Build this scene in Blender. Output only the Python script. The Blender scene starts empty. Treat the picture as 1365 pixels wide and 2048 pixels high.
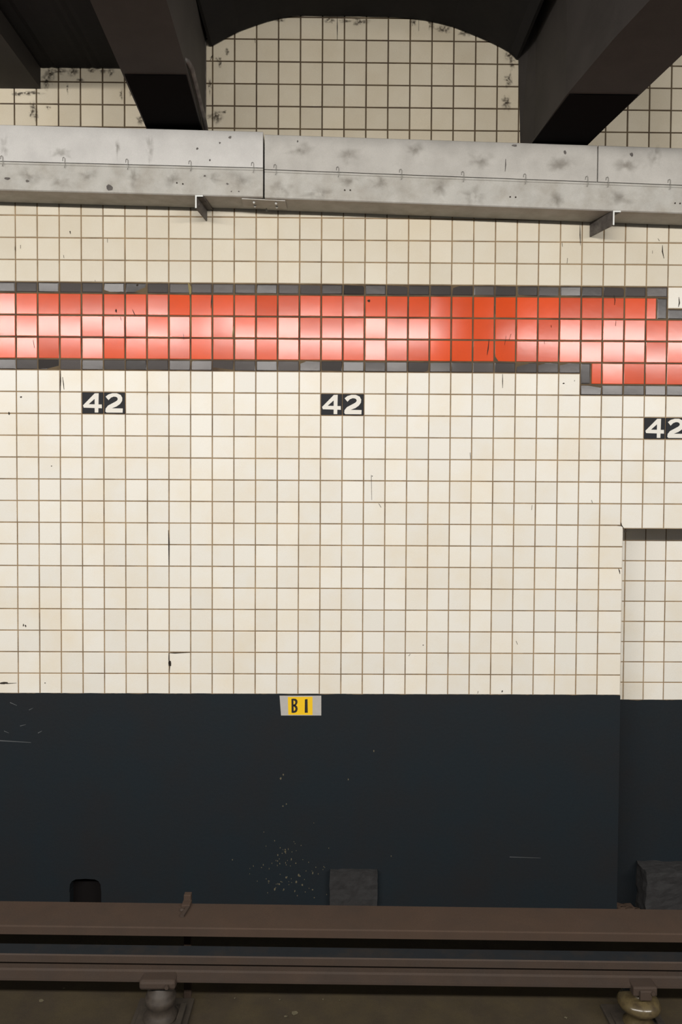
import bpy, bmesh, math, random
from mathutils import Vector, Matrix, noise

random.seed(7)
S = bpy.context.scene
COL = S.collection

# ------------------------------------------------------------------ camera
F = 1450.0
YAW, PITCH, ROLL = 0.00899897, -0.02757261, 0.00558987
CAM = Vector((0, -5.118, 3.0))
fw = Vector((math.sin(YAW) * math.cos(PITCH), math.cos(YAW) * math.cos(PITCH), math.sin(PITCH)))
r0 = Vector((math.cos(YAW), -math.sin(YAW), 0))
u0 = r0.cross(fw)
rt = r0 * math.cos(ROLL) + u0 * math.sin(ROLL)
up = -r0 * math.sin(ROLL) + u0 * math.cos(ROLL)
cd = bpy.data.cameras.new('camera')
cam = bpy.data.objects.new('camera', cd)
COL.objects.link(cam)
cd.sensor_fit = 'VERTICAL'
cd.sensor_height = 36.0
cd.lens = F / 2048 * 36.0
cd.clip_start = 0.05
cam.matrix_world = Matrix(((rt.x, up.x, -fw.x, CAM.x), (rt.y, up.y, -fw.y, CAM.y), (rt.z, up.z, -fw.z, CAM.z), (0, 0, 0, 1)))
S.camera = cam

# ------------------------------------------------------------------ world, lamps, exposure
S.view_settings.view_transform = 'Standard'
S.view_settings.look = 'None'
S.view_settings.gamma = 1.0
S.view_settings.use_curve_mapping = False
S.view_settings.exposure = 0.0
w = bpy.data.worlds.new('world')
S.world = w
w.use_nodes = True
w.node_tree.nodes['Background'].inputs[0].default_value = (0.95, 1.0, 1.08, 1)
w.node_tree.nodes['Background'].inputs[1].default_value = 0.10

LAMP_Y, LAMP_Z, LAMP_TILT = -7.0, 5.57, math.radians(37)
def tube_row(x0, x1, watts):
    """a run of fluorescent tubes hung over the platform, parallel to the wall"""
    l = bpy.data.lights.new('platform_tube_light', 'AREA')
    l.shape = 'RECTANGLE'
    l.size, l.size_y = x1 - x0, 0.30
    l.energy = watts * (x1 - x0)
    l.color = (1.0, 0.96, 0.915)
    o = bpy.data.objects.new('platform_tube_light', l)
    COL.objects.link(o)
    xm = (x0 + x1) / 2
    o.location = (xm, LAMP_Y, LAMP_Z - 0.022 * xm)
    o.rotation_euler = (LAMP_TILT, math.atan(0.022), 0)
for a, b in ((-8.6, -2.35), (-2.1, 1.75), (3.0, 8.6)):
    tube_row(a, b, 83.0)

# ------------------------------------------------------------------ helpers
def PY(px, py, y=0.0):
    d = fw + rt * ((px - 682.5) / F) - up * ((py - 1024) / F)
    return CAM + d * ((y - CAM.y) / d.y)
def PZ(px, py, z):
    d = fw + rt * ((px - 682.5) / F) - up * ((py - 1024) / F)
    return CAM + d * ((z - CAM.z) / d.z)

def mat(name, color, rough=0.6, metal=0.0, var=0.0, vscale=6.0, color2=None, c2amt=0.5, bump=0.0, bscale=60.0,
        island=0.0, spec=0.5, grain=0.0):
    m = bpy.data.materials.new(name)
    m.use_nodes = True
    N, L = m.node_tree.nodes, m.node_tree.links
    b = N['Principled BSDF']
    b.inputs['Roughness'].default_value = rough
    b.inputs['Metallic'].default_value = metal
    b.inputs['Specular IOR Level'].default_value = spec
    tc = N.new('ShaderNodeTexCoord')
    col = None
    base = N.new('ShaderNodeRGB'); base.outputs[0].default_value = (*color, 1)
    col = base.outputs[0]
    if color2:
        n = N.new('ShaderNodeTexNoise'); n.inputs['Scale'].default_value = vscale; n.inputs['Detail'].default_value = 7
        n.inputs['Roughness'].default_value = 0.62
        L.new(tc.outputs['Object'], n.inputs['Vector'])
        r = N.new('ShaderNodeMapRange'); r.inputs[1].default_value = 0.65 - 0.3 * c2amt - 0.1; r.inputs[2].default_value = 0.85 - 0.3 * c2amt
        L.new(n.outputs['Fac'], r.inputs[0])
        mx = N.new('ShaderNodeMix'); mx.data_type = 'RGBA'
        L.new(r.outputs[0], mx.inputs[0]); L.new(col, mx.inputs[6]); mx.inputs[7].default_value = (*color2, 1)
        col = mx.outputs[2]
    def mulvar(src, col, amt):
        r = N.new('ShaderNodeMapRange'); r.inputs[3].default_value = 1 - amt; r.inputs[4].default_value = 1 + amt
        L.new(src, r.inputs[0])
        mx = N.new('ShaderNodeMix'); mx.data_type = 'RGBA'; mx.blend_type = 'MULTIPLY'; mx.inputs[0].default_value = 1
        L.new(col, mx.inputs[6]); L.new(r.outputs[0], mx.inputs[7])
        return mx.outputs[2]
    if var:
        n = N.new('ShaderNodeTexNoise'); n.inputs['Scale'].default_value = vscale * 1.7; n.inputs['Detail'].default_value = 5
        L.new(tc.outputs['Object'], n.inputs['Vector'])
        col = mulvar(n.outputs['Fac'], col, var)
    if grain:
        n = N.new('ShaderNodeTexNoise'); n.inputs['Scale'].default_value = 260; n.inputs['Detail'].default_value = 2
        L.new(tc.outputs['Object'], n.inputs['Vector'])
        col = mulvar(n.outputs['Fac'], col, grain)
    if island:
        g = N.new('ShaderNodeNewGeometry')
        col = mulvar(g.outputs['Random Per Island'], col, island)
    L.new(col, b.inputs['Base Color'])
    if bump:
        n = N.new('ShaderNodeTexNoise'); n.inputs['Scale'].default_value = bscale; n.inputs['Detail'].default_value = 4
        L.new(tc.outputs['Object'], n.inputs['Vector'])
        bp = N.new('ShaderNodeBump'); bp.inputs['Strength'].default_value = bump; bp.inputs['Distance'].default_value = 0.01
        L.new(n.outputs['Fac'], bp.inputs['Height']); L.new(bp.outputs[0], b.inputs['Normal'])
    return m

M = {
    'cream': mat('cream_glazed_tile', (0.73, 0.70, 0.625), 0.42, island=0.04, color2=(0.71, 0.64, 0.51), vscale=2.2, c2amt=0.4, bump=0.05, bscale=9, grain=0.12),
    'aged_dimmed': mat('yellowed_dimmed_cream_tile', (0.62, 0.565, 0.45), 0.45, island=0.05, color2=(0.59, 0.52, 0.39), vscale=2.6, c2amt=0.5, bump=0.05, bscale=9, grain=0.12),  # yellow from old grime; also darkened to dim the lamplight under the trough
    'grimy': mat('grimy_cream_tile', (0.74, 0.66, 0.505), 0.6, island=0.07, color2=(0.68, 0.59, 0.43), vscale=3.0, c2amt=0.55, bump=0.05, bscale=9, grain=0.16),
    'grout_dark': mat('dark_grimy_grout', (0.12, 0.085, 0.045), 0.9, color2=(0.05, 0.03, 0.018), vscale=5, c2amt=0.5),
    'red': mat('orange_red_glazed_tile', (0.62, 0.064, 0.008), 0.145, island=0.14, var=0.12, vscale=5, bump=0.035, bscale=7, grain=0.15, spec=0.26),
    'black': mat('black_glazed_tile', (0.052, 0.045, 0.042), 0.2, island=0.45, bump=0.06, bscale=9, grain=0.25, spec=0.22),
    'grout': mat('brown_grout', (0.30, 0.205, 0.11), 0.9, color2=(0.13, 0.085, 0.045), vscale=5, c2amt=0.55, grain=0.2),
    'plinth': mat('dark_blue_grey_paint', (0.0105, 0.0155, 0.0195), 0.6, color2=(0.0135, 0.0145, 0.016), vscale=1.6, c2amt=0.5, bump=0.08, bscale=40, spec=0.18, grain=0.3),
    'sign_black': mat('sign_black_glaze', (0.014, 0.015, 0.018), 0.5, grain=0.2, spec=0.15),
    'sign_white': mat('sign_white_glaze', (0.68, 0.65, 0.58), 0.42),
    'galv': mat('galvanised_sheet', (0.44, 0.425, 0.385), 0.55, 0.1, var=0.14, vscale=7, color2=(0.34, 0.315, 0.27), c2amt=0.5, bump=0.03, bscale=14, grain=0.18),
    'galv_mid': mat('dull_galvanised_sheet', (0.47, 0.45, 0.41), 0.55, 0.1, var=0.10, vscale=5, color2=(0.39, 0.37, 0.335), c2amt=0.5, grain=0.15),
    'galv_bright': mat('clean_galvanised_sheet', (0.56, 0.545, 0.515), 0.5, 0.1, var=0.06, vscale=4, color2=(0.48, 0.465, 0.44), c2amt=0.4, grain=0.15),
    'galv_dark': mat('grimy_steel', (0.15, 0.135, 0.12), 0.6, 0.2, var=0.2, vscale=14, color2=(0.07, 0.06, 0.055), c2amt=0.6, grain=0.3),
    'clip': mat('dull_wire', (0.26, 0.25, 0.22), 0.5, 0.3),
    'cut_steel': mat('bright_cut_steel', (0.62, 0.63, 0.60), 0.4, 0.3, var=0.1, vscale=30),
    'soot': mat('sooty_black_paint', (0.0095, 0.009, 0.0105), 0.75, color2=(0.014, 0.0125, 0.0125), vscale=2.5, c2amt=0.5, bump=0.15, bscale=25, spec=0.25, grain=0.3),
    'beam': mat('sooty_brown_black_paint', (0.048, 0.042, 0.038), 0.7, color2=(0.034, 0.030, 0.027), vscale=3, c2amt=0.45, spec=0.3, grain=0.3),
    'dirt': mat('black_grime', (0.028, 0.020, 0.013), 0.9, grain=0.3),
    'smudge': mat('brown_soot_smudge', (0.06, 0.042, 0.026), 0.9, color2=(0.04, 0.028, 0.018), vscale=30, c2amt=0.5),
    'board': mat('brown_dusty_plank', (0.062, 0.040, 0.028), 0.85, var=0.12, vscale=3, color2=(0.052, 0.036, 0.027), c2amt=0.5, grain=0.3, spec=0.2),
    'rail_rust': mat('rusty_brown_steel', (0.052, 0.035, 0.025), 0.75, var=0.15, vscale=5, color2=(0.045, 0.033, 0.026), c2amt=0.5, grain=0.3, spec=0.3),
    'rail_top': mat('worn_blue_grey_steel', (0.025, 0.028, 0.031), 0.5, 0.2, var=0.12, vscale=6, color2=(0.042, 0.035, 0.030), c2amt=0.3, grain=0.25),
    'floor': mat('oily_brown_concrete', (0.050, 0.038, 0.020), 0.85, var=0.2, vscale=4, color2=(0.038, 0.029, 0.019), c2amt=0.5, bump=0.1, bscale=50, grain=0.35, spec=0.25),
    'tie': mat('dark_oily_timber', (0.040, 0.030, 0.020), 0.8, var=0.25, vscale=9, color2=(0.022, 0.017, 0.012), c2amt=0.5, bump=0.2, bscale=30, grain=0.3),
    'insulator': mat('glazed_brown_porcelain', (0.10, 0.075, 0.035), 0.22, color2=(0.05, 0.036, 0.02), vscale=20, c2amt=0.5),
    'insulator_dull': mat('dusty_porcelain', (0.050, 0.039, 0.029), 0.6, color2=(0.030, 0.023, 0.018), vscale=25, c2amt=0.5),
    'concrete': mat('sooty_concrete', (0.021, 0.0205, 0.0205), 0.9, var=0.3, vscale=12, color2=(0.013, 0.012, 0.012), c2amt=0.5, bump=0.4, bscale=30, grain=0.35),
    'fleck': mat('tan_paint_fleck', (0.10, 0.085, 0.05), 0.8),
    'scratch': mat('pale_scrape', (0.075, 0.08, 0.082), 0.8),
    'plate': mat('grey_metal_plate', (0.42, 0.40, 0.37), 0.5, 0.0, var=0.08, vscale=20, grain=0.15),
    'yellow': mat('yellow_sticker', (0.80, 0.50, 0.008), 0.5, var=0.05, vscale=20),
    'ink': mat('black_print', (0.012, 0.010, 0.008), 0.6),
    'stain': mat('olive_drip', (0.22, 0.17, 0.06), 0.7),
    'hole': mat('near_black_fill', (0.007, 0.006, 0.006), 0.95, spec=0.05),  # near-black in place of shade inside the hole; also darkens the beam ends
}

def fade_alpha(m, gain=1.5, scale=55):
    N, L = m.node_tree.nodes, m.node_tree.links
    a = N.new('ShaderNodeAttribute'); a.attribute_name = 'fade'
    tc = N.new('ShaderNodeTexCoord'); n = N.new('ShaderNodeTexNoise'); n.inputs['Scale'].default_value = scale; n.inputs['Detail'].default_value = 6
    L.new(tc.outputs['Object'], n.inputs['Vector'])
    r = N.new('ShaderNodeMapRange'); r.inputs[1].default_value = .36; r.inputs[2].default_value = .6
    L.new(n.outputs['Fac'], r.inputs[0])
    q = N.new('ShaderNodeMath'); q.operation = 'MULTIPLY'; q.use_clamp = True
    L.new(a.outputs['Fac'], q.inputs[0]); L.new(r.outputs[0], q.inputs[1])
    q2 = N.new('ShaderNodeMath'); q2.operation = 'MULTIPLY'; q2.inputs[1].default_value = gain; q2.use_clamp = True
    L.new(q.outputs[0], q2.inputs[0])
    L.new(q2.outputs[0], N['Principled BSDF'].inputs['Alpha'])
fade_alpha(M['smudge'], 1.0)
M['film'] = mat('brown_grey_dirt_film', (0.19, 0.165, 0.13), 0.8, color2=(0.15, 0.125, 0.09), vscale=20, c2amt=0.5)
fade_alpha(M['film'], .42, 16)

def link_mesh(name, bm, material, parent=None, smooth=False):
    me = bpy.data.meshes.new(name)
    bmesh.ops.recalc_face_normals(bm, faces=bm.faces)
    bm.to_mesh(me); bm.free()
    for mm in (material if isinstance(material, (list, tuple)) else [material]):
        me.materials.append(M[mm])
    if smooth:
        for p in me.polygons: p.use_smooth = True
    o = bpy.data.objects.new(name, me)
    COL.objects.link(o)
    if parent: 
        o.parent = parent
        o.matrix_parent_inverse = Matrix.Translation(-parent.location) if parent.type == 'EMPTY' else Matrix()
    return o
def tag(o, label=None, cat=None, group=None, kind=None):
    if label: o['label'] = label
    if cat: o['category'] = cat
    if group: o['group'] = group
    if kind: o['kind'] = kind
    return o
def thing(name, loc, label, cat, group=None, kind=None):
    o = bpy.data.objects.new(name, None)
    o.location = loc
    COL.objects.link(o)
    return tag(o, label, cat, group, kind)

def prism(bm, pts, vec, mi=0):
    """polygon (list of Vectors) extruded along vec"""
    vec = Vector(vec)
    a = [bm.verts.new(p) for p in pts]
    b = [bm.verts.new(Vector(p) + vec) for p in pts]
    n = len(a)
    fs = [bm.faces.new(a), bm.faces.new(b[::-1])]
    for i in range(n):
        j = (i + 1) % n
        fs.append(bm.faces.new((a[i], b[i], b[j], a[j])))
    for f in fs: f.material_index = mi
    return fs
def box(bm, x0, x1, y0, y1, z0, z1, bev=0.0, mi=0):
    fs = prism(bm, [Vector((x0, y0, z0)), Vector((x1, y0, z0)), Vector((x1, y0, z1)), Vector((x0, y0, z1))], (0, y1 - y0, 0), mi)
    if bev:
        es = list({e for f in fs for e in f.edges})
        bmesh.ops.bevel(bm, geom=es, offset=bev, segments=2, affect='EDGES', profile=0.5)
def tube(bm, pts, r, seg=10, caps=True):
    rings = []
    for i, p in enumerate(pts):
        p = Vector(p)
        t = (Vector(pts[min(i + 1, len(pts) - 1)]) - Vector(pts[max(i - 1, 0)])).normalized()
        a = Vector((0, 0, 1)) if abs(t.z) < 0.9 else Vector((1, 0, 0))
        n1 = t.cross(a).normalized(); n2 = t.cross(n1)
        rr = r[i] if isinstance(r, (list, tuple)) else r
        rings.append([bm.verts.new(p + (n1 * math.cos(2 * math.pi * k / seg) + n2 * math.sin(2 * math.pi * k / seg)) * rr) for k in range(seg)])
    for i in range(len(rings) - 1):
        for k in range(seg):
            k2 = (k + 1) % seg
            bm.faces.new((rings[i][k], rings[i][k2], rings[i + 1][k2], rings[i + 1][k]))
    if caps:
        bm.faces.new(rings[0][::-1]); bm.faces.new(rings[-1])
def lathe(bm, c, prof, seg=24):
    """profile [(r, z)] turned about the vertical axis at c"""
    rings = []
    for r, z in prof:
        rings.append([bm.verts.new((c[0] + max(r, 1e-4) * math.cos(2 * math.pi * k / seg), c[1] + max(r, 1e-4) * math.sin(2 * math.pi * k / seg), c[2] + z)) for k in range(seg)])
    for i in range(len(rings) - 1):
        for k in range(seg):
            k2 = (k + 1) % seg
            bm.faces.new((rings[i][k], rings[i][k2], rings[i + 1][k2], rings[i + 1][k]))
    bm.faces.new(rings[0][::-1]); bm.faces.new(rings[-1])

# ------------------------------------------------------------------ the tiled wall
T = 0.1524
TV = T * 1.0023
X0 = -2.2343
Z0 = 1.705
def gx(c): return X0 + c * T
def gz(r): return Z0 + r * TV
GAP = 0.0056

def tile(bm, x0, x1, z0, z1, y=0.0, tilt=0.0007, gap=GAP, bev=0.0035, bot_ledge=False):
    h = gap / 2
    x0 += h + random.uniform(-.0006, .0006); x1 -= h; z0 += h + random.uniform(-.0006, .0006); z1 -= h
    tx, tz, off = random.gauss(0, tilt), random.gauss(0, tilt), random.uniform(-0.0008, 0.0006)
    def Y(x, z): return y + off + tx * ((x - x0) / (x1 - x0) - .5) + tz * ((z - z0) / (z1 - z0) - .5)
    b = min(bev, (x1 - x0) / 3)
    f = [bm.verts.new((x, Y(x, z), z)) for x, z in ((x0 + b, z0 + b), (x1 - b, z0 + b), (x1 - b, z1 - b), (x0 + b, z1 - b))]
    o = [bm.verts.new((x, y + 0.0034, z)) for x, z in ((x0, z0), (x1, z0), (x1, z1), (x0, z1))]
    k = [bm.verts.new((x, y + 0.009, z)) for x, z in ((x0, z0), (x1, z0), (x1, z1), (x0, z1))]
    bm.faces.new(f)
    for i in range(4):
        j = (i + 1) % 4
        bm.faces.new((f[i], o[i], o[j], f[j]))
        bm.faces.new((o[i], k[i], k[j], o[j]))

NL, NR, RT_ = -16, 46, 32      # columns and topmost row
NX0 = gx(28) + 0.014           # left jamb of the recess
NX1 = gx(35) - 0.002           # its right jamb (outside the picture)
NZ = gz(6.85)                  # its head
PL = gz(-0.945)                # top of the painted plinth
signs = {(3, 12), (4, 12), (14, 12), (15, 12), (29, 11), (30, 11)}
bmc, bmr, bmu, bml, bmg, bma = (bmesh.new() for _ in range(6))
for c in range(NL, NR):
    right = c >= 30
    lowr = c >= 26
    rows_cream = []
    low_top = 13 if lowr else 14            # lower black strip sits on this row
    up_bot = 17 if right else 18            # cream starts again here
    for r in range(-1, low_top):
        rows_cream.append((r if r >= 0 else -0.95, r + 1))
    for r in range(up_bot, RT_):
        rows_cream.append((r, r + 1))
    for (a, b) in rows_cream:
        x0, x1, za, zb = gx(c), gx(c + 1), gz(a), gz(b)
        if (c, int(a)) in signs and a >= 0: continue
        if 28 <= c < 35:                     # the recess
            if zb <= gz(7) + 1e-6: continue
            if abs(za - gz(7)) < 1e-6: za = NZ
        if c == 27 and zb <= gz(7) + 1e-6: x1 = NX0 + GAP / 2
        tile(bmg if a >= 24 else bma if a >= 18 else bmc, x0, x1, za, zb, gap=.0068 if a >= 24 else GAP)
    # orange-red rows and their black borders
    rb, rtp = (13.5 if lowr else 14.5), (16.5 if right else 17.5)
    k = rb
    while k < rtp - 0.1:
        xa, xb = gx(c), gx(c + 1)
        if c == 29 and k > 16.4: xb = gx(29.5)
        if c == 26 and k < 14.4: xa = gx(26.5)
        tile(bmr, xa, xb, gz(k), gz(k + 1), tilt=0.0013, gap=0.0075, bev=0.004)
        k += 1
    tile(bml, gx(c), gx(c + 1), gz(low_top), gz(low_top + .5), tilt=0.0026, bev=0.006, gap=0.004)
    tile(bmu, gx(c), gx(c + 1), gz(up_bot - .5), gz(up_bot), tilt=0.0026, bev=0.009, gap=0.004)
tile(bml, gx(26), gx(26.5), gz(13.5), gz(14.5), tilt=0.0026, bev=0.009, gap=0.004)
tile(bmu, gx(29.5), gx(30), gz(16.5), gz(17.5), tilt=0.0026, bev=0.009, gap=0.004)

# wall body behind the tiles, cut out for the recess
XL, XR, ZT = gx(NL), gx(NR), gz(RT_)
bm = bmesh.new()
outline = [(XL, PL - .02), (NX0, PL - .02), (NX0, NZ), (NX1, NZ), (NX1, PL - .02), (XR, PL - .02), (XR, ZT), (XL, ZT)]
prism(bm, [Vector((x, 0.0028, z)) for x, z in outline], (0, 0.252, 0))
wall = tag(link_mesh('wall_back', bm, 'grout'), 'cream square tiled subway wall with an orange red band across it', 'wall', kind='structure')
field = link_mesh('cream_tiles', bmc, 'cream', wall)
tag(link_mesh('yellowed_dimmed_tiles', bma, 'aged_dimmed', wall), 'yellowed cream tiles between the trough and the red band, darkened to dim the lamplight')
tag(link_mesh('grimy_tiles', bmg, 'grimy', wall), 'grimy cream tiles above the cable trough')
bm = bmesh.new()
for (xa, xb, za, zb) in ((XL, gx(26), gz(14), gz(18)), (gx(26), gx(30), gz(13), gz(18)), (gx(30), XR, gz(13), gz(17)), (XL, XR, gz(23), ZT)):
    box(bm, xa, xb, .0022, .0029, za, zb)
tag(link_mesh('grout_bed', bm, 'grout_dark', wall), 'dark grimy joints')
red = tag(link_mesh('orange_red_tile_band', bmr, 'red', wall), 'glossy orange red tile band')
tag(link_mesh('black_border_upper', bmu, 'black', wall), 'black half tiles along the top of the red band')
tag(link_mesh('black_border_lower', bml, 'black', wall), 'black half tiles along the foot of the red band')

# ------------------------------------------------------------------ recess (refuge niche) at the right
NY = 0.257
ncols = [PY(x, 1120, NY).x for x in (1251.5, 1292.2, 1332.6)]
pitch = (ncols[2] - ncols[0]) / 2
nx = [NX0] + [ncols[0] + pitch * i for i in range(0, 7)]
nx = [x for x in nx if x < NX1 - .03] + [NX1]
nzr = [PY(1300, y, NY).z for y in (1080.9, 1121.9, 1162.1, 1202.9, 1243.2, 1283.7, 1324.0, 1365.0)]
NPL = PY(1300, 1400.5, NY).z
nzr = [NZ] + nzr + [NPL]
bm = bmesh.new()
prism(bm, [Vector((NX0 - .02, NY + .0028, NPL - .02)), Vector((NX1 + .02, NY + .0028, NPL - .02)), Vector((NX1 + .02, NY + .0028, NZ + .02)), Vector((NX0 - .02, NY + .0028, NZ + .02))], (0, .12, 0))
nw = tag(link_mesh('wall_recess', bm, 'grout'), 'cream tiled back of the shallow recess at lower right', 'wall', kind='structure')
bm = bmesh.new()
for i in range(len(nx) - 1):
    for j in range(len(nzr) - 1):
        tile(bm, nx[i], nx[i + 1], nzr[j + 1], nzr[j], NY)
link_mesh('cream_tiles', bm, 'cream', nw)
bm = bmesh.new()
for s, X in ((1, NX0), (-1, NX1)):
    zs = [NZ] + [gz(k) for k in range(6, -1, -1)] + [PL]
    for j in range(len(zs) - 1):
        for ya, yb in ((.006, .128), (.131, .253)):
            box(bm, X - .001 if s > 0 else X - .004, X + .004 if s > 0 else X + .001, ya, yb, zs[j + 1] + .003, zs[j] - .003, 0.0015)
link_mesh('jamb_tiles', bm, 'cream', nw)

# ------------------------------------------------------------------ painted plinth
def ragged(xa, xb, z, step=.02, amp=.0045, seed=0.0):
    n = int((xb - xa) / step); out = []
    for i in range(n + 1):
        x = xa + (xb - xa) * i / n
        v = noise.noise((x * 9, seed, 0)) * amp + noise.noise((x * 45, seed, 3)) * amp * .45
        out.append(Vector((x, 0, z + v)))
    return out
def zfloor(x): return -0.093 - 0.0143 * (x + 1.95)
hx0, hx1 = PY(139, 1790).x, PY(203, 1790).x
hz1 = PY(170, 1757).z
bm = bmesh.new()
top = ragged(XL, NX0, PL + .002)
pts = [Vector((XL, 0, -.15)), Vector((hx0, 0, -.15)), Vector((hx0 + .004, 0, hz1 - .1))]
for k in range(9):
    a = math.pi - math.pi * k / 8
    e = .55
    pts.append(Vector(((hx0 + hx1) / 2 + (hx1 - hx0) / 2 * math.copysign(abs(math.cos(a)) ** e, math.cos(a)), 0, hz1 - .10 + .10 * abs(math.sin(a)) ** e)))
pts += [Vector((hx1, 0, -.15)), Vector((NX0, 0, -.15))] + top[::-1]
off = Vector((0, -.004, 0))
prism(bm, [p + off for p in pts], (0, .265, 0))
base = tag(link_mesh('baseboard_back', bm, 'plinth'), 'dark blue grey painted plinth along the foot of the tiled wall', 'painted plinth', kind='structure')
bm = bmesh.new()
top = ragged(NX1, XR, PL + .002, seed=4)
prism(bm, [p + off for p in [Vector((NX1, 0, -.2)), Vector((XR, 0, -.2))] + top[::-1]], (0, .265, 0))
link_mesh('plinth_continuation', bm, 'plinth', base)
bm = bmesh.new()
box(bm, hx0 - .1, hx1 + .1, .07, .10, -.1, hz1 + .05)
tag(link_mesh('drain_hole_shade', bm, 'hole', base), 'black sheet painting the shade inside the drain hole')  # sheet set close behind the mouth, the hole's inner shade put into its colour
bm = bmesh.new()
top = ragged(NX0 - .01, NX1 + .01, NPL + .002, seed=8)
prism(bm, [p + Vector((0, NY - .004, 0)) for p in [Vector((NX0 - .01, 0, -.2)), Vector((NX1 + .01, 0, -.2))] + top[::-1]], (0, .12, 0))
tag(link_mesh('baseboard_recess', bm, 'plinth'), 'dark painted plinth set back inside the recess at right', 'painted plinth', kind='structure')

def blob(bm, c, rx, rz, y, n=10, seed=0.0, jag=.35):
    vs = []
    for k in range(n):
        a = 2 * math.pi * k / n
        q = 1 + jag * noise.noise((math.cos(a) * 2 + seed, math.sin(a) * 2, seed * 3.1))* 2
        vs.append(bm.verts.new((c.x + rx * q * math.cos(a), y, c.z + rz * q * math.sin(a))))
    bm.faces.new(vs)
PX = 1 / 284.0
# flecks of paint spattered on the plinth
bm = bmesh.new()
spots = [(567, 1549), (562, 1557), (697, 1559), (748, 1502), (573, 1608), (566, 1612), (571, 1700), (556, 1710), (571, 1703), (583, 1719), (598, 1750), (626, 1746),
         (626, 1779), (568, 1779), (593, 1764), (550, 1779), (573, 1755), (538, 1762), (600, 1752), (605, 1770), (590, 1782), (559, 1768), (648, 1733), (650, 1735), (783, 1712), (500, 1737), (507, 1732)]
for i in range(70):
    spots.append((random.gauss(585, 40), random.gauss(1745, 42)))
for i, (px, py) in enumerate(spots):
    if py > 1800: continue
    big = 1.9 if i < 22 else 1.1
    c = PY(px, py, -.0045)
    blob(bm, c, big * PX * random.uniform(.5, 1), big * PX * random.uniform(.7, 1.6), -.0048, 6, i * .7)
tag(link_mesh('paint_flecks', bm, 'fleck', base), 'tan flecks spattered on the plinth', kind='stuff')
bm = bmesh.new()
for (xa, ya, xb, yb, wd) in ((-5, 1481, 62, 1485, 2.2), (1020, 1714, 1082, 1716, 1.2), (20, 1405, 34, 1411, 2.0), (40, 1452, 52, 1449, 1.5), (76, 1466, 84, 1462, 2), (8, 1462, 18, 1466, 1.5), (58, 1420, 66, 1416, 1.5)):
    a, b = PY(xa, ya, -.0048), PY(xb, yb, -.0048)
    d = Vector((0, 0, wd * PX / 2))
    bm.faces.new([bm.verts.new(p) for p in (a - d, b - d * .4, b + d * .4, a + d)])
tag(link_mesh('scrape_marks', bm, 'scratch', base), 'pale scrapes on the plinth')

# ------------------------------------------------------------------ cracks, chips, drips on the tiles
bm = bmesh.new()
def crack(pts, wpx=1.8, y=-.0022, bmx=None):
    bmx = bmx or bm
    P = [PY(px, py, y) for px, py in pts]
    n = len(P)
    L_, R_ = [], []
    for i, p in enumerate(P):
        t = (P[min(i + 1, n - 1)] - P[max(i - 1, 0)]).normalized()
        nrm = Vector((-t.z, 0, t.x))
        ww = wpx * PX / 2 * (0.35 if i in (0, n - 1) else random.uniform(.8, 1.25))
        L_.append(bmx.verts.new(p + nrm * ww)); R_.append(bmx.verts.new(p - nrm * ww))
    for i in range(n - 1):
        bmx.faces.new((L_[i], L_[i + 1], R_[i + 1], R_[i]))
for c in (
    [(121, 741), (121, 762), (120, 786)], [(125, 754), (127, 768), (128, 779)], [(675, 32), (675, 55), (675, 80)], [(838, 40), (838, 62)],
    [(1161, 450), (1161, 470), (1162, 491)], [(1125, 485), (1126, 493)], [(1136, 516), (1135, 527)], [(1326, 490), (1326, 503), (1329, 517)], [(1317, 477), (1320, 482)],
    [(1306, 501), (1306, 507)], [(1359, 594), (1360, 606), (1358, 614)], [(215, 477), (215, 485)], [(30, 493), (30, 500)], [(41, 490), (41, 497)], [(127, 510), (128, 516)],
    [(1006, 748), (1006, 762), (1006, 776)], [(990, 612), (991, 628)], [(979, 678), (977, 698), (975, 710)], [(1013, 672), (1010, 690)], [(1023, 668), (1019, 680)],
    [(232, 619), (233, 626)], [(240, 633), (243, 641)], [(265, 619), (268, 626), (271, 632)], [(367, 668), (368, 680)], [(424, 590), (423, 603), (422, 616)],
    [(338, 1306), (338, 1318), (340, 1330), (339, 1347)], [(338, 1306), (350, 1306), (381, 1305)], [(337, 1060), (338, 1085), (338, 1130)], [(0, 1366), (14, 1367), (33, 1366)],
    [(941, 905), (942, 918)], [(758, 1007), (763, 1015)], [(743, 950), (744, 1000)], [(818, 1312), (821, 1308)], [(1033, 1282), (1036, 1289)],
    [(1184, 1000), (1186, 1006)], [(1236, 1051), (1243, 1052)], [(1243, 1045), (1244, 1051), (1249, 1057)], [(1238, 1137), (1240, 1142), (1241, 1148)], [(1229, 590), (1231, 600), (1230, 610)],
    [(1233, 642), (1232, 652)], [(140, 462), (140, 462.5), (141, 468)], [(90, 1365), (90, 1366)], [(420, 116), (426, 110), (420, 122)], [(510, 76), (511, 86)],
    [(1103, 650), (1104, 655)], [(1089, 680), (1090, 688)], [(66, 680), (69, 696)], [(295, 760), (295, 790)], [(338, 790), (339, 830)], [(1065, 1010), (1064, 1020)],
    [(956, 1387), (957, 1382)], [(190, 560), (191, 563)], [(1150, 760), (1150, 763)]):
    crack(c)
for px, py, rx, rz in ((340, 1326, 2.5, 6), (8, 1366, 7, 2), (47, 1250, 1.5, 2.5), (51, 1252, 1.5, 2.5), (232, 621, 1.5, 3), (738, 602, 3, 3), (1128, 767, 2, 1.5), (42, 794, 2, 1.5),
                       (275, 570, 2, 2), (18, 827, 1.5, 3), (90, 1366, 1.2, 1.2), (847, 1290, 1, 1), (745, 952, 1, 1), (103, 932, 1, 1), (1005, 1383, 1.5, 2), (1252, 1062, 3, 3)):
    blob(bm, PY(px, py, -.0022), rx * PX, rz * PX, -.0022, 8, px * .1)
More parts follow.
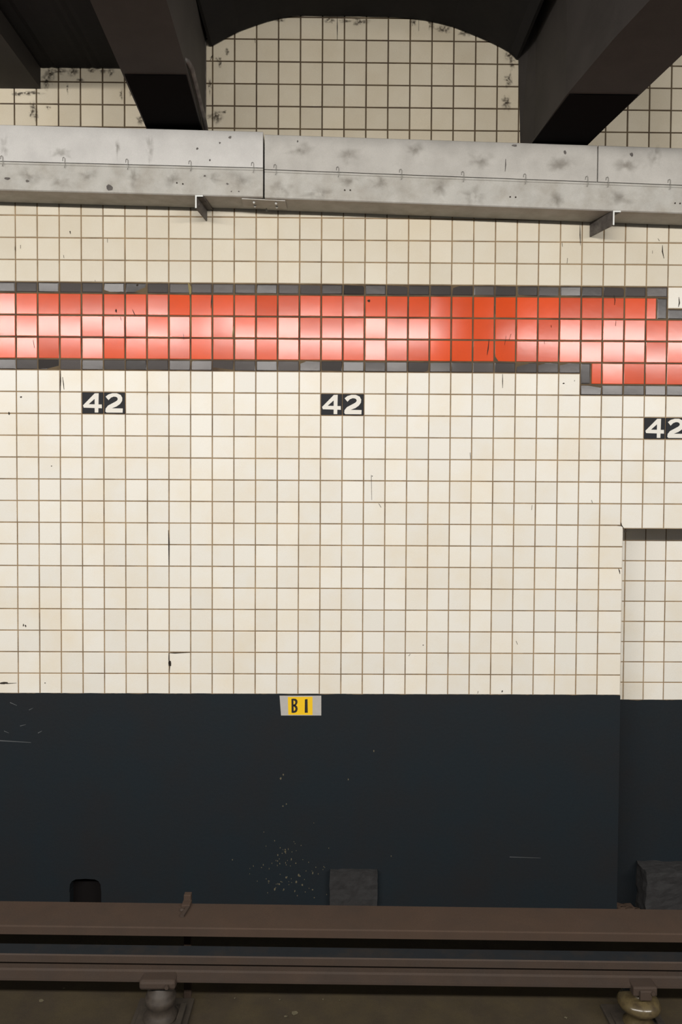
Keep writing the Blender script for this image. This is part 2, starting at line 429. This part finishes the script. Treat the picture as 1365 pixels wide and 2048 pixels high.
tag(link_mesh('cracks_and_chips', bm, 'dirt', wall), 'black hairline cracks and chips in the tiles')
def soft(bm, c, rx, rz, y, n, seed):
    lay = bm.verts.layers.float.get('fade') or bm.verts.layers.float.new('fade')
    ctr = bm.verts.new((c.x, y, c.z)); ctr[lay] = 1.0
    ring = []
    for k in range(n):
        a = 2 * math.pi * k / n
        q = 1 + .8 * noise.noise((math.cos(a) * 2 + seed, math.sin(a) * 2, seed * 3.1))
        v = bm.verts.new((c.x + rx * q * math.cos(a), y, c.z + rz * q * math.sin(a))); v[lay] = 0.0
        ring.append(v)
    for k in range(n): bm.faces.new((ctr, ring[k], ring[(k + 1) % n]))
bm = bmesh.new()
for (px, py, rx, rz) in ((437, 117, 6, 3), (441, 126, 3, 7), (433, 232, 10, 9), (449, 224, 4, 3), (455, 104, 4, 5), (720, 44, 14, 6), (660, 40, 10, 5), (690, 42, 9, 3), (888, 58, 12, 6), (930, 66, 8, 6),
                         (862, 48, 5, 9), (1020, 110, 9, 8), (1025, 126, 5, 9), (828, 44, 6, 6), (560, 40, 8, 4), (146, 142, 9, 9), (100, 150, 8, 14), (92, 163, 6, 12), (66, 218, 5, 12), (72, 230, 4, 10),
                         (62, 228, 3, 6), (160, 160, 6, 3), (222, 144, 5, 6), (205, 142, 7, 4), (243, 188, 2.5, 8), (261, 184, 2, 6), (280, 240, 5, 7), (135, 176, 2, 8), (60, 186, 22, 4), (35, 188, 10, 3), (118, 142, 12, 5),
                         (182, 140, 8, 4), (96, 216, 4, 3), (1018, 160, 6, 12), (1014, 205, 7, 10), (420, 170, 2.5, 12)):
    soft(bm, PY(px, py, -.0021), rx * PX * 1.5, rz * PX * 1.5, -.0021, 16, px * .13)
tag(link_mesh('soot_smudges', bm, 'smudge', wall), 'brown soot smudges under the dark ceiling')
bm = bmesh.new()
crack([(377, 566), (380, 575), (381, 586), (380, 589)], 5, -.0026, bm)
crack([(382, 594), (382, 640), (382, 675)], 1.5, -.0026, bm)
crack([(468, 652), (467, 664), (465, 676)], 3, -.0026, bm)
tag(link_mesh('dried_drips', bm, 'stain', wall), 'olive dried drips across the red band')

# ------------------------------------------------------------------ 42 number plaques
two_out = [(.09, .80), (.22, .905), (.41, .965), (.62, .965), (.80, .885), (.875, .75), (.865, .60), (.77, .46), (.60, .34), (.38, .255)]
two_in = [(.225, .635), (.34, .755), (.47, .805), (.56, .80), (.63, .77), (.665, .70), (.645, .64), (.58, .585), (.46, .52), (.20, .38)]
TWO = [[two_out[k], two_out[k + 1], two_in[k + 1], two_in[k]] for k in range(9)] + [[(.38, .255), (.20, .38), (.09, .24), (.075, .10), (.13, .05)], [(.13, .05), (.89, .05), (.90, .25), (.38, .255)]]
def tile_plain(bm, x0, x1, z0, z1): tile(bm, x0, x1, z0, z1, tilt=0.0006, gap=.003, bev=.002)
for c, r, lab in ((3, 12, 'leftmost black 42 wall plaque, under the left end of the red band'),
                  (14, 12, 'black 42 wall plaque high above the yellow B 1 sign'),
                  (29, 11, 'black 42 wall plaque above the recess, set one tile lower than the others')):
    p = thing('number_plaque', (gx(c + 1), 0, gz(r)), lab, 'number sign', 'number 42 plaques set in the wall')
    for k in range(2):
        bm = bmesh.new()
        xa, xb, za, zb = gx(c + k), gx(c + k + 1), gz(r), gz(r + 1)
        tile_plain(bm, xa, xb, za, zb)
        t = link_mesh('number_tile', bm, 'sign_black', p)
        bm = bmesh.new()
        s = T - .004
        fx = lambda a, xa=xa: xa + .002 + a * s
        fz = lambda b, za=za: za + .002 + b * s
        if k == 0:
            prism(bm, [Vector((fx(a), -.0024, fz(b))) for a, b in ((0.60, 0.05), (0.77, 0.05), (0.79, 0.96), (0.60, 0.955))], (0, .002, 0))
            prism(bm, [Vector((fx(a), -.00242, fz(b))) for a, b in ((0.085, 0.275), (0.94, 0.255), (0.935, 0.43), (0.30, 0.44), (0.05, 0.385))], (0, .002, 0))
            prism(bm, [Vector((fx(a), -.00244, fz(b))) for a, b in ((0.05, 0.385), (0.27, 0.40), (0.605, 0.70), (0.605, 0.955))], (0, .002, 0))
        else:
            for poly in TWO: prism(bm, [Vector((fx(a), -.0024, fz(b))) for a, b in poly], (0, .002, 0))
        n = link_mesh('numeral', bm, 'sign_white', t)
        n['label'] = 'white numeral 4' if k == 0 else 'white numeral 2'

# ------------------------------------------------------------------ B 1 marker
pl = thing('marker_plate', PY(603, 1431, -.006), 'small grey plate with yellow sticker reading B 1 at the top of the plinth', 'sign')
def qp(pts, y0, th, name, m, parent):
    bm = bmesh.new()
    prism(bm, [PY(px, py, y0) for px, py in pts], (0, th, 0))
    return link_mesh(name, bm, m, parent)
back = qp([(559.5, 1391.5), (562.5, 1431), (643, 1431), (643, 1391.5)], -.0075, .0045, 'backing_plate', 'plate', pl)
st = tag(qp([(576, 1394), (577, 1429.5), (625.5, 1430), (625.5, 1393.5)], -.0082, .0008, 'sticker', 'yellow', pl), 'yellow sticker')
def L8(x, y): return (500 + x / 6.825, 1350 + y / 6.825)
bm = bmesh.new()
def stroke(pts): prism(bm, [PY(*L8(x, y), -.0086) for x, y in pts], (0, .0005, 0))
stroke([(568, 326), (596, 322), (600, 518), (570, 516)])
stroke([(596, 322), (630, 326), (648, 345), (652, 372), (644, 398), (630, 414), (596, 428), (596, 404), (612, 398), (622, 378), (618, 356), (596, 346)])
stroke([(596, 402), (630, 414), (648, 432), (654, 466), (644, 498), (626, 512), (596, 519), (596, 493), (616, 484), (624, 462), (616, 440), (596, 428)])
link_mesh('printed_letter', bm, 'ink', st)['label'] = 'black letter B'
bm = bmesh.new()
stroke([(752, 332), (788, 328), (792, 516), (750, 516)])
link_mesh('printed_digit', bm, 'ink', st)['label'] = 'black bar digit 1'

# ------------------------------------------------------------------ ceiling: vault, flat bay, beams
YF = -2.3
ztop = 6.75
arch = [(1035, 285), (1034, 200), (1033, 118), (1020, 104), (1003, 95), (980, 84), (955, 73), (930, 62), (905, 53), (880, 46), (850, 40), (815, 36), (770, 33), (720, 32), (660, 31), (610, 31),
        (585, 33), (560, 37), (535, 43), (510, 51), (480, 63), (450, 78), (425, 92), (418, 130), (416, 200), (412, 252)]
bm = bmesh.new()
pts = [PY(px, py + 1.5 * noise.noise((px * .08, py * .05, 0)), -.012) for px, py in arch[2:-3]]
wl, wr = pts[-1].x, pts[0].x
poly = pts + [Vector((wl - .02, pts[0].y, pts[-1].z)), Vector((wl - .02, pts[0].y, ztop)), Vector((wr + .02, pts[0].y, ztop)), Vector((wr + .02, pts[0].y, pts[0].z))]
prism(bm, poly, (0, YF + .012, 0))
ceil = tag(link_mesh('ceiling', bm, 'soot'), 'soot black shallow arched ceiling bay between two beams', 'ceiling', kind='structure')
bm = bmesh.new()
edge_pts = {}
def beam_obj(name, bmat, corners_px, zb, label, wallpts, ext=YF, flare=0.0):
    """soffit outline from pixels on the plane z=zb, side faces vertical up to the ceiling slab"""
    L_, R_ = [PZ(*p, zb) for p in corners_px[0]], [PZ(*p, zb) for p in corners_px[1]]
    def extend(P):
        d = (P[-1] - P[-2]); P.append(P[-1] + d * ((ext - P[-1].y) / d.y))
        d = (P[0] - P[1]); P.insert(0, P[0] + d * ((-.012 - P[0].y) / d.y))
    extend(L_); extend(R_)
    if wallpts:
        L_[0] = Vector((wallpts[0], -.012, zb)); R_[0] = Vector((wallpts[1], -.012, zb))
    bm = bmesh.new()
    prism(bm, L_ + R_[::-1], (0, 0, ztop - zb))
    for v in bm.verts:
        if v.co.z > zb + .1 and (v.co.xy - L_[0].xy).length < 1e-4: v.co.x += flare
    bmesh.ops.bevel(bm, geom=[e for e in bm.edges if all(abs(v.co.z - zb) < 1e-5 for v in e.verts)], offset=.015, segments=2, affect='EDGES')
    if wallpts:
        def at(P, y):
            for a, b in zip(P, P[1:]):
                if b.y <= y <= a.y: return a + (b - a) * ((y - a.y) / (b.y - a.y))
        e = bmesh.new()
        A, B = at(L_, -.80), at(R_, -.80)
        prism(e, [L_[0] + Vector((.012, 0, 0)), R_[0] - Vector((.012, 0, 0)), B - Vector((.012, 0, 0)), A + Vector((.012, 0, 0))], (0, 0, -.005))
        edge_pts[label] = R_
        o = tag(link_mesh(name, bm, bmat), label, 'ceiling beam', kind='structure')
        tag(link_mesh('soffit_dark_sheet', e, 'hole', o), 'added black sheet darkening the wall end of the soffit')  # thin sheet added; the darkness of the wall end is put into its colour
        return o
    return tag(link_mesh(name, bm, bmat), label, 'ceiling beam', kind='structure')
zL = PY(412, 282).z
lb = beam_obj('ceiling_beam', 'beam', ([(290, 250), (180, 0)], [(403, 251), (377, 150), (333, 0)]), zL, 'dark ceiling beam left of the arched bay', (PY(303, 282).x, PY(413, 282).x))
zR = 5.348
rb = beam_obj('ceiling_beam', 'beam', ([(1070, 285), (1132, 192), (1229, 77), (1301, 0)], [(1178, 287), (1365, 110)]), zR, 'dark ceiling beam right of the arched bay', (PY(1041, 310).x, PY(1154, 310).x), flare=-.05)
zF = PY(82, 178).z
fb = beam_obj('ceiling_beam', 'beam', ([(-120, 179), (-260, 40)], [(82, 178), (0, 66)]), zF, 'dark ceiling beam in the upper left corner', None)
# low flat bay between the left beam and the corner beam
zB = PY(160, 137).z
bm = bmesh.new()
xa, xb = PY(60, 137).x, PY(330, 137).x
jag = [Vector((xa + (xb - xa) * i / 30, -.012, zB + .008 * noise.noise((i * .9, 2, 0)))) for i in range(31)]
prism(bm, jag + [Vector((xb, -.012, ztop)), Vector((xa, -.012, ztop))], (0, YF + .012, 0))
tag(link_mesh('ceiling_low_bay', bm, 'soot'), 'soot black low flat ceiling bay at upper left', 'ceiling', kind='structure')
# bays beyond the right beam and beyond the corner beam, mostly outside the picture
bm = bmesh.new()
box(bm, PY(1128, 337).x - .05, 4.6, YF, -.012, 6.25, ztop)
tag(link_mesh('ceiling_right_bay', bm, 'soot'), 'soot black ceiling beyond the right beam', 'ceiling', kind='structure')

# conduits by the left beam
def conduit(label, pts, r):
    bm = bmesh.new(); tube(bm, pts, r, 10)
    return tag(link_mesh('conduit_pipe', bm, 'galv_dark', smooth=True), label, 'pipe', 'conduits beside the left ceiling beam')
# ------------------------------------------------------------------ cable trough under the beams
YT = -.22
def trough(x_px0, x_px1, tops, seams, bots, label, body_mat, cover_spans, clips_px, screws, far_left=None, far_right=None):
    """front outline measured at two pixel columns, prolonged past the frame where asked"""
    def line(pp):
        a, b = PY(x_px0, pp[0], YT), PY(x_px1, pp[1], YT)
        k = (b.z - a.z) / (b.x - a.x)
        return lambda x: a.z + k * (x - a.x)
    zt, zs, zb = line(tops), line(seams), line(bots)
    xa, xb = PY(x_px0, tops[0], YT).x, PY(x_px1, tops[1], YT).x
    if far_left is not None: xa = far_left
    if far_right is not None: xb = far_right
    root = thing('cable_trough', ((xa + xb) / 2, -.1, zb((xa + xb) / 2)), label, 'cable trough', 'steel cable trough sections along the wall')
    # body: closed channel section
    def section(x, lip):
        return [Vector((x, -.012, zb(x))), Vector((x, YT + .006, zb(x))), Vector((x, YT, zb(x) + .006)), Vector((x, YT, zs(x) - .018)), Vector((x, YT - .004, zs(x) - .014)), Vector((x, YT - .004, zs(x) - .003)),
                Vector((x, YT + .012, zs(x) - .003)), Vector((x, YT + .012, zt(x) - .01)), Vector((x, -.012, zt(x) - .01))]
    bm = bmesh.new()
    A, B = [bm.verts.new(p) for p in section(xa, 0)], [bm.verts.new(p) for p in section(xb, 0)]
    n = len(A)
    bm.faces.new(A); bm.faces.new(B[::-1])
    for i in range(n): bm.faces.new((A[i], B[i], B[(i + 1) % n], A[(i + 1) % n]))
    link_mesh('trough_body', bm, body_mat, root)
    for (ca, cb, cm) in cover_spans:
        x0 = xa if ca is None else PY(ca, (tops[0] + tops[1]) / 2, YT).x
        x1 = xb if cb is None else PY(cb, (tops[0] + tops[1]) / 2, YT).x
        bm = bmesh.new()
        def sec(x):
            return [Vector((x, -.013, zt(x))), Vector((x, YT - .002, zt(x))), Vector((x, YT - .006, zt(x) - .004)), Vector((x, YT - .006, zs(x) + .001)), Vector((x, YT + .008, zs(x) + .001)), Vector((x, YT + .008, zt(x) - .009)), Vector((x, -.013, zt(x) - .009))]
        A, B = [bm.verts.new(p) for p in sec(x0)], [bm.verts.new(p) for p in sec(x1)]
        n = len(A)
        bm.faces.new(A); bm.faces.new(B[::-1])
        for i in range(n): bm.faces.new((A[i], B[i], B[(i + 1) % n], A[(i + 1) % n]))
        link_mesh('cover_panel', bm, cm, root)
    for px in clips_px:
        x = PY(px, 340, YT).x
        z = zs(x)
        bm = bmesh.new()
        tube(bm, [(x - .006, YT - .007, z + .012), (x - .004, YT - .011, z + .030), (x + .004, YT - .012, z + .034), (x + .010, YT - .011, z + .026), (x + .010, YT - .012, z), (x + .012, YT - .012, z - .018), (x + .006, YT - .008, z - .034)], .0017, 6)
        link_mesh('wire_clip', bm, 'clip', root, True)
    for px, py in screws:
        c = PY(px, py, YT)
        bm = bmesh.new()
        tube(bm, [(c.x, YT + .002, c.z), (c.x, YT - .003, c.z)], .0052, 8)
        link_mesh('screw', bm, 'dirt', root)
    return root, zt, zs, zb
t1, zt1, zs1, zb1 = trough(0, 526.5, (250, 264), (323, 336.5), (380, 394.5), 'left steel cable trough section with the brighter cover, ending left of centre', 'galv', [(None, None, 'galv_bright')], [4, 128, 254, 380, 505], [(354, 366), (366, 368)], far_left=XL)
t2, zt2, zs2, zb2 = trough(530, 1365, (269.5, 297), (339.5, 371), (396, 427), 'right steel cable trough section running on past the right edge', 'galv', [(None, 1195, 'galv_mid'), (1197.5, None, 'galv_mid')], [550, 675, 801, 925, 1049, 1173, 1214, 1338], [(690, 380.5), (701, 380.5), (1021, 394), (1032, 394.5), (1351, 406.5), (1361, 407)], far_right=XR)
# conduits that come down beside the left beam and enter the trough
xw = PY(409, 200, -.04)
conduit('thin dark pipe running down the wall beside the left ceiling beam', [(xw.x, -.04, PY(410, 92).z + .05), (xw.x, -.04, xw.z), (xw.x - .004, -.04, zt1(xw.x) + .002)], .013)
RP = edge_pts['dark ceiling beam left of the arched bay']
def rx(y):
    for a, b in zip(RP, RP[1:]):
        if b.y <= y <= a.y: return (a + (b - a) * ((y - a.y) / (b.y - a.y))).x
conduit('grey pipe clipped along the lower edge of the left ceiling beam', [(rx(-.12) + .022, -.12, zt1(-.9) + .002), (rx(-.17) + .022, -.17, zL + .01), (rx(-.25) + .022, -.25, zL + .03), (rx(-.5) + .02, -.5, zL + .036), (rx(-.80) + .02, -.80, zL + .036), (rx(-.87) + .008, -.87, zL + .036), (rx(-.90) - .02, -.90, zL + .036)], .015)
# grime on the troughs
bm = bmesh.new()
ff = YT - .0068
for (px, py, rx, rz) in ((395, 297, 2.2, 2.2), (440, 286, 2, 2), (460, 275, 2.5, 2.5), (420, 320, 1.5, 2)):
    blob(bm, PY(px, py, ff), rx * PX, rz * PX, ff, 8, px * .1)
for (px, py, rx, rz) in ((220, 375, 6, 7), (55, 362, 4, 2.5), (14, 357, 6, 2.5), (455, 368, 2.5, 2), (463, 383, 1.5, 1.5), (478, 383, 1.5, 1.5), (410, 352, 2, 2)):
    blob(bm, PY(px, py, YT - .0008), rx * PX, rz * PX, YT - .0008, 9, px * .1)
link_mesh('grime_spots', bm, 'galv_dark', t1)['kind'] = 'stuff'
bm = bmesh.new()
crack([(1012, 318), (1012, 330), (1011, 343)], 2.6, ff, bm)
for (px, py, rx, rz) in ((1131, 304, 3, 3), (1264, 309, 3, 4), (1029, 291, 5, 2), (596, 283, 2, 2)):
    blob(bm, PY(px, py, ff), rx * PX, rz * PX, ff, 9, px * .1)
link_mesh('grime_spots', bm, 'galv_dark', t2)['kind'] = 'stuff'
def trough_stains(root, spots, y):
    bm = bmesh.new()
    for (px, py, rx_, rz_) in spots:
        soft(bm, PY(px, py, y), rx_ * PX, rz_ * PX, y, 18, px * .17)
    tag(link_mesh('dirt_film', bm, 'film', root), kind='stuff')
trough_stains(t1, [(12, 296, 10, 22), (268, 358, 14, 26), (345, 358, 20, 22), (176, 352, 16, 14), (60, 350, 26, 16), (235, 300, 5, 26), (222, 372, 9, 10), (480, 362, 30, 20), (420, 356, 22, 14), (120, 362, 20, 14)], YT - .0009)
trough_stains(t2, [(560, 378, 26, 20), (640, 386, 30, 14), (760, 366, 22, 16), (880, 372, 16, 22), (950, 392, 26, 18), (1115, 400, 20, 20), (1240, 395, 40, 16), (700, 362, 30, 10)], YT - .0009)
trough_stains(t1, [(10, 292, 9, 20), (120, 305, 22, 12), (300, 300, 8, 26), (235, 292, 5, 24)], ff)
trough_stains(t2, [(600, 300, 26, 16), (700, 310, 26, 16), (960, 320, 34, 20), (1120, 330, 30, 18), (1255, 330, 30, 18), (1310, 315, 12, 22), (830, 300, 20, 14)], ff)
# splice plate under the joint
bm = bmesh.new()
pa, pb = PY(484, 399, YT + .03), PY(571, 404, YT + .03)
za, zb_ = zb1(pa.x) - .001, zb2(pb.x) - .001
prism(bm, [Vector((pa.x, -.20, za)), Vector((pb.x, -.20, zb_)), Vector((pb.x + .005, -.06, zb_)), Vector((pa.x - .01, -.06, za))], (0, 0, -.007))
sp = link_mesh('splice_plate', bm, 'galv', t1)
for fx_ in (.27, .78):
    for yb_ in (-.165, -.10):
        x = pa.x + (pb.x - pa.x) * fx_
        bm = bmesh.new()
        z = za + (zb_ - za) * fx_ - .007
        lathe(bm, (x, yb_, z - .012), [(.0, 0), (.005, 0), (.005, .004), (.009, .005), (.009, .012)], 10)
        link_mesh('bolt', bm, 'cut_steel', sp)

# ------------------------------------------------------------------ angle brackets carrying the trough
def bracket(px_end, py_end, zline, flip, label, px_wall, leg):
    x0 = PY(px_end, py_end, -.225).x
    z0 = zline(x0) - .003
    root = thing('angle_bracket', (x0, -.1, z0), label, 'bracket', 'angle irons under the cable trough')
    xw_ = px_wall                      # sideways shift from the front end to the wall end
    w_, t_ = .052 * flip, .010
    def ring(y, dx):
        X = x0 + dx
        return [Vector((X, y, z0)), Vector((X + w_, y, z0)), Vector((X + w_, y, z0 - t_)), Vector((X + t_ * flip, y, z0 - t_)), Vector((X + t_ * flip, y, z0 - leg)), Vector((X, y, z0 - leg))]
    bm = bmesh.new()
    A, B = [bm.verts.new(p) for p in ring(-.232, 0)], [bm.verts.new(p) for p in ring(-.004, xw_)]
    bm.faces.new(A); bm.faces.new(B[::-1])
    for i in range(6): bm.faces.new((A[i], B[i], B[(i + 1) % 6], A[(i + 1) % 6]))
    link_mesh('angle_iron', bm, 'galv_dark', root)
    bm = bmesh.new()
    prism(bm, [p + Vector((0, -.0015, 0)) for p in ring(-.232, 0)], (0, .012, 0))
    for f in bm.faces:
        for v in f.verts: pass
    tag(link_mesh('cut_end', bm, 'cut_steel', root), 'bright cut end')
    bm = bmesh.new()
    tube(bm, [(x0 - .006 * flip, -.19, z0 - leg * .55), (x0 + .022 * flip, -.19, z0 - leg * .55)], .009, 6)
    link_mesh('bolt', bm, 'galv_dark', root)
    return root
bracket(391, 396, zb1, 1, 'angle iron bracket under the left trough section', .03, .085)
bracket(1226, 428, zb2, 1, 'angle iron bracket under the right trough section', -.075, .095)

# ------------------------------------------------------------------ track bed
bm = bmesh.new()
xs = [-6.5 + i * .5 for i in range(27)]
ys = [.30, 0.0, -.4, -.8, -1.2, -1.6, -2.2, -3.0, -3.6]
G = [[bm.verts.new((x, y, zfloor(x))) for x in xs] for y in ys]
for i in range(len(ys) - 1):
    for j in range(len(xs) - 1):
        bm.faces.new((G[i][j], G[i][j + 1], G[i + 1][j + 1], G[i + 1][j]))
tag(link_mesh('floor', bm, 'floor'), 'oily brown concrete track bed along the bottom edge', 'track bed', kind='structure')

# straight members with the track's own grade: level lines from two measured pixel columns
def graded(pL, pR, y):
    a, b = PY(0, pL, y), PY(1365, pR, y)
    k = (b.z - a.z) / (b.x - a.x)
    return lambda x: a.z + k * (x - a.x)
XA, XB = -6.3, 6.3
def bar(bm, sec, za, zb_):
    """sec: list of (y, height above the reference line); za, zb_: reference heights at the two ends"""
    A = [bm.verts.new((XA, y, za + h)) for y, h in sec]
    B = [bm.verts.new((XB, y, zb_ + h)) for y, h in sec]
    n = len(A)
    fs = [bm.faces.new(A), bm.faces.new(B[::-1])]
    for i in range(n): fs.append(bm.faces.new((A[i], B[i], B[(i + 1) % n], A[(i + 1) % n])))
    return fs
# protection board
zbt = graded(1851, 1868, -1.0)
bm = bmesh.new()
bar(bm, [(-.754, 0), (-.994, 0), (-1.0, -.006), (-1.0, -.05), (-.754, -.05)], zbt(XA), zbt(XB))
pbd = thing('protection_board', (0, -.88, zbt(0)), 'long brown plank cover running above the rail at the foot of the wall', 'rail cover board')
link_mesh('plank', bm, 'board', pbd)
def board_bracket(px):
    x = PZ(px, 1815, zbt(0)).x
    z = zbt(x)
    bm = bmesh.new()
    box(bm, x - .026, x + .026, -.800, -.735, z - .02, z + .016, .004)
    box(bm, x - .022, x + .022, -.752, -.712, zfloor(x), z + .05, .004)
    br = link_mesh('hanger', bm, 'board', pbd)
    bm = bmesh.new()
    prism(bm, [Vector((x + .006, -.80, z + .0005)), Vector((x + .026, -.80, z + .0005)), Vector((x + .010, -.90, z + .0005)), Vector((x - .012, -.90, z + .0005))], (0, 0, .012))
    link_mesh('strap', bm, 'rail_rust', br)
    bm = bmesh.new()
    lathe(bm, (x - .015, -.83, z), [(.016, 0), (.016, .008), (.010, .014), (.002, .016)], 10)
    link_mesh('bolt', bm, 'rail_rust', br)
board_bracket(373)
board_bracket(-620)
board_bracket(1700)
# contact rail
zh = graded(1907.7, 1925, -.98)
H = .142
sec = [(-.884, 0), (-.974, 0), (-.980, -.006), (-.980, -.046), (-.968, -.052), (-.942, -.060), (-.940, -.108), (-.950, -.116), (-1.000, -.128), (-1.000, -H), (-.864, -H), (-.864, -.128), (-.914, -.116), (-.924, -.108), (-.922, -.060), (-.884, -.046)]
bm = bmesh.new()
fs = bar(bm, sec, zh(XA), zh(XB))
fs[2].material_index = 1
rail = tag(link_mesh('contact_rail', bm, ['rail_rust', 'rail_top']), 'brown steel power rail under the plank cover, worn blue grey on top', 'rail')

# supports of the rail
def support(px, py, wide, shiny, label, tlabel):
    x = PY(px, py, -1.0).x
    zf = zh(x) - H
    z0 = zfloor(x)
    th = .022
    tie = bmesh.new()
    box(tie, x - .165, x + .165, -1.75, -.775, z0 + .001, z0 + th, .006)
    to = tag(link_mesh('timber_tie', tie, 'tie'), tlabel, 'tie', 'ties under the rail supports')
    root = thing('rail_insulator', (x, -.94, z0 + th), label, 'insulator', 'insulators carrying the power rail')
    bm = bmesh.new()
    hgt = zf - z0 - th
    lathe(bm, (x, -.945, z0 + th), [(.095, 0), (.10, .02), (.08, .04), (.078, .09), (.088, .10), (.088, .135), (.075, .15), (.075, .17), (.05, .185), (.05, hgt - .012)] if not shiny else [(.085, 0), (.088, .015), (.065, .03), (.060, .07), (.085, .09), (.118, .115), (.122, .135), (.108, .16), (.07, .18), (.05, .185), (.05, hgt - .012)], 32)
    link_mesh('porcelain_body', bm, 'insulator' if shiny else 'insulator_dull', root, True)
    bm = bmesh.new()
    wd = wide
    box(bm, x - wd, x + wd, -1.032, -.85, zf - .028, zf + .026, .016 if not shiny else .008)
    if shiny: box(bm, x - wd * .5, x + wd * .5, -1.045, -1.02, zf - .045, zf + .012, .006)
    link_mesh('clamp', bm, 'rail_rust', root)
    bm = bmesh.new()
    tube(bm, [(x + wd * .55, -1.035, zf), (x + wd * .55, -1.05, zf)], .012, 6)
    link_mesh('bolt', bm, 'rail_rust', root)
    bm = bmesh.new()
    box(bm, x + .10, x + .135, -1.06, -.86, z0 + th, z0 + th + .03, .004)
    box(bm, x - .135, x + .135, -1.06, -.86, z0 + th - .001, z0 + th + .010, .003)
    link_mesh('base_plate', bm, 'tie', root)
support(317, 1975, .105, False, 'dusty insulator with wide clamp under the rail at lower left', 'dark timber tie under the dusty insulator at lower left')
support(1287, 1985, .070, True, 'shiny domed insulator with narrow clamp under the rail at lower right', 'dark timber tie under the shiny insulator at lower right')

# litter on the track bed
bm = bmesh.new()
for i, (px, py, r) in enumerate(((128, 1977, 4), (82, 2001, 7), (590, 2026, 9), (572, 2033, 5), (646, 1999, 2.5), (680, 2001, 2), (470, 1997, 2.5), (1090, 1930, 1), (1132, 2036, 4), (560, 2000, 3), (540, 1998, 2), (358, 2043, 4))):
    c = PZ(px, py, zfloor(PZ(px, py, 0).x) + .002)
    n = 7
    vs = [bm.verts.new((c.x + r * PX * .8 * math.cos(2 * math.pi * k / n) * random.uniform(.5, 1), c.y + r * PX * .8 * math.sin(2 * math.pi * k / n) * random.uniform(.4, 1), c.z + random.uniform(0, .004))) for k in range(n)]
    bm.faces.new(vs)
tag(link_mesh('litter_scraps', bm, 'fleck'), 'tiny pale scraps scattered over the brown track bed', 'litter', kind='stuff')

# ------------------------------------------------------------------ concrete lumps against the plinth
def lump(name, x0, x1, y0, y1, z0, z1, m, label, cat, amp=.012, seed=1.0):
    bm = bmesh.new()
    box(bm, x0, x1, y0, y1, z0, z1)
    bmesh.ops.subdivide_edges(bm, edges=bm.edges, cuts=12, use_grid_fill=True)
    for v in bm.verts:
        n = noise.noise_vector(v.co * 14 + Vector((seed, 0, 0)))
        n2 = noise.noise_vector(v.co * 45 + Vector((0, seed, 0)))
        v.co += n * amp + n2 * amp * .4
    return tag(link_mesh(name, bm, m), label, cat)
a, b = PY(660, 1740, -.03), PY(755, 1808, -.03)
lump('concrete_pier', a.x, b.x, -.042, .0, zfloor(a.x), PY(700, 1742, -.03).z, 'concrete', 'rough grey concrete block against the middle of the plinth', 'concrete block', .008, 2)
a = PY(1292, 1742, .10)
lump('concrete_pier', a.x, NX1 - .15, .08, .25, zfloor(a.x), PY(1320, 1746, .08).z, 'concrete', 'broken dark concrete block standing in the recess at right', 'concrete block', .014, 5)
def rubble(x, y, r, lab, seed):
    bm = bmesh.new()
    bmesh.ops.create_icosphere(bm, subdivisions=3, radius=r)
    c = Vector((x, y, zfloor(x) + r * .72))
    for v in bm.verts:
        d = noise.noise_vector(v.co.normalized() * 2.2 + Vector((seed, seed, 0)))
        v.co = Vector((v.co.x * 1.4, v.co.y, v.co.z * .75)) + d * r * .45
        v.co += Vector((c.x, y, c.z))
    tag(link_mesh('rubble_chunk', bm, 'board'), lab, 'rubble', 'rubble at the foot of the recess')

for k, (px, r) in enumerate(((1256, .075), (1279, .06))):
    x = PY(px, 1800, .12).x - .01
    rubble(x, (.13, -.02)[k], r, 'brown rubble lump lying in the corner of the recess', 3.0 + k)
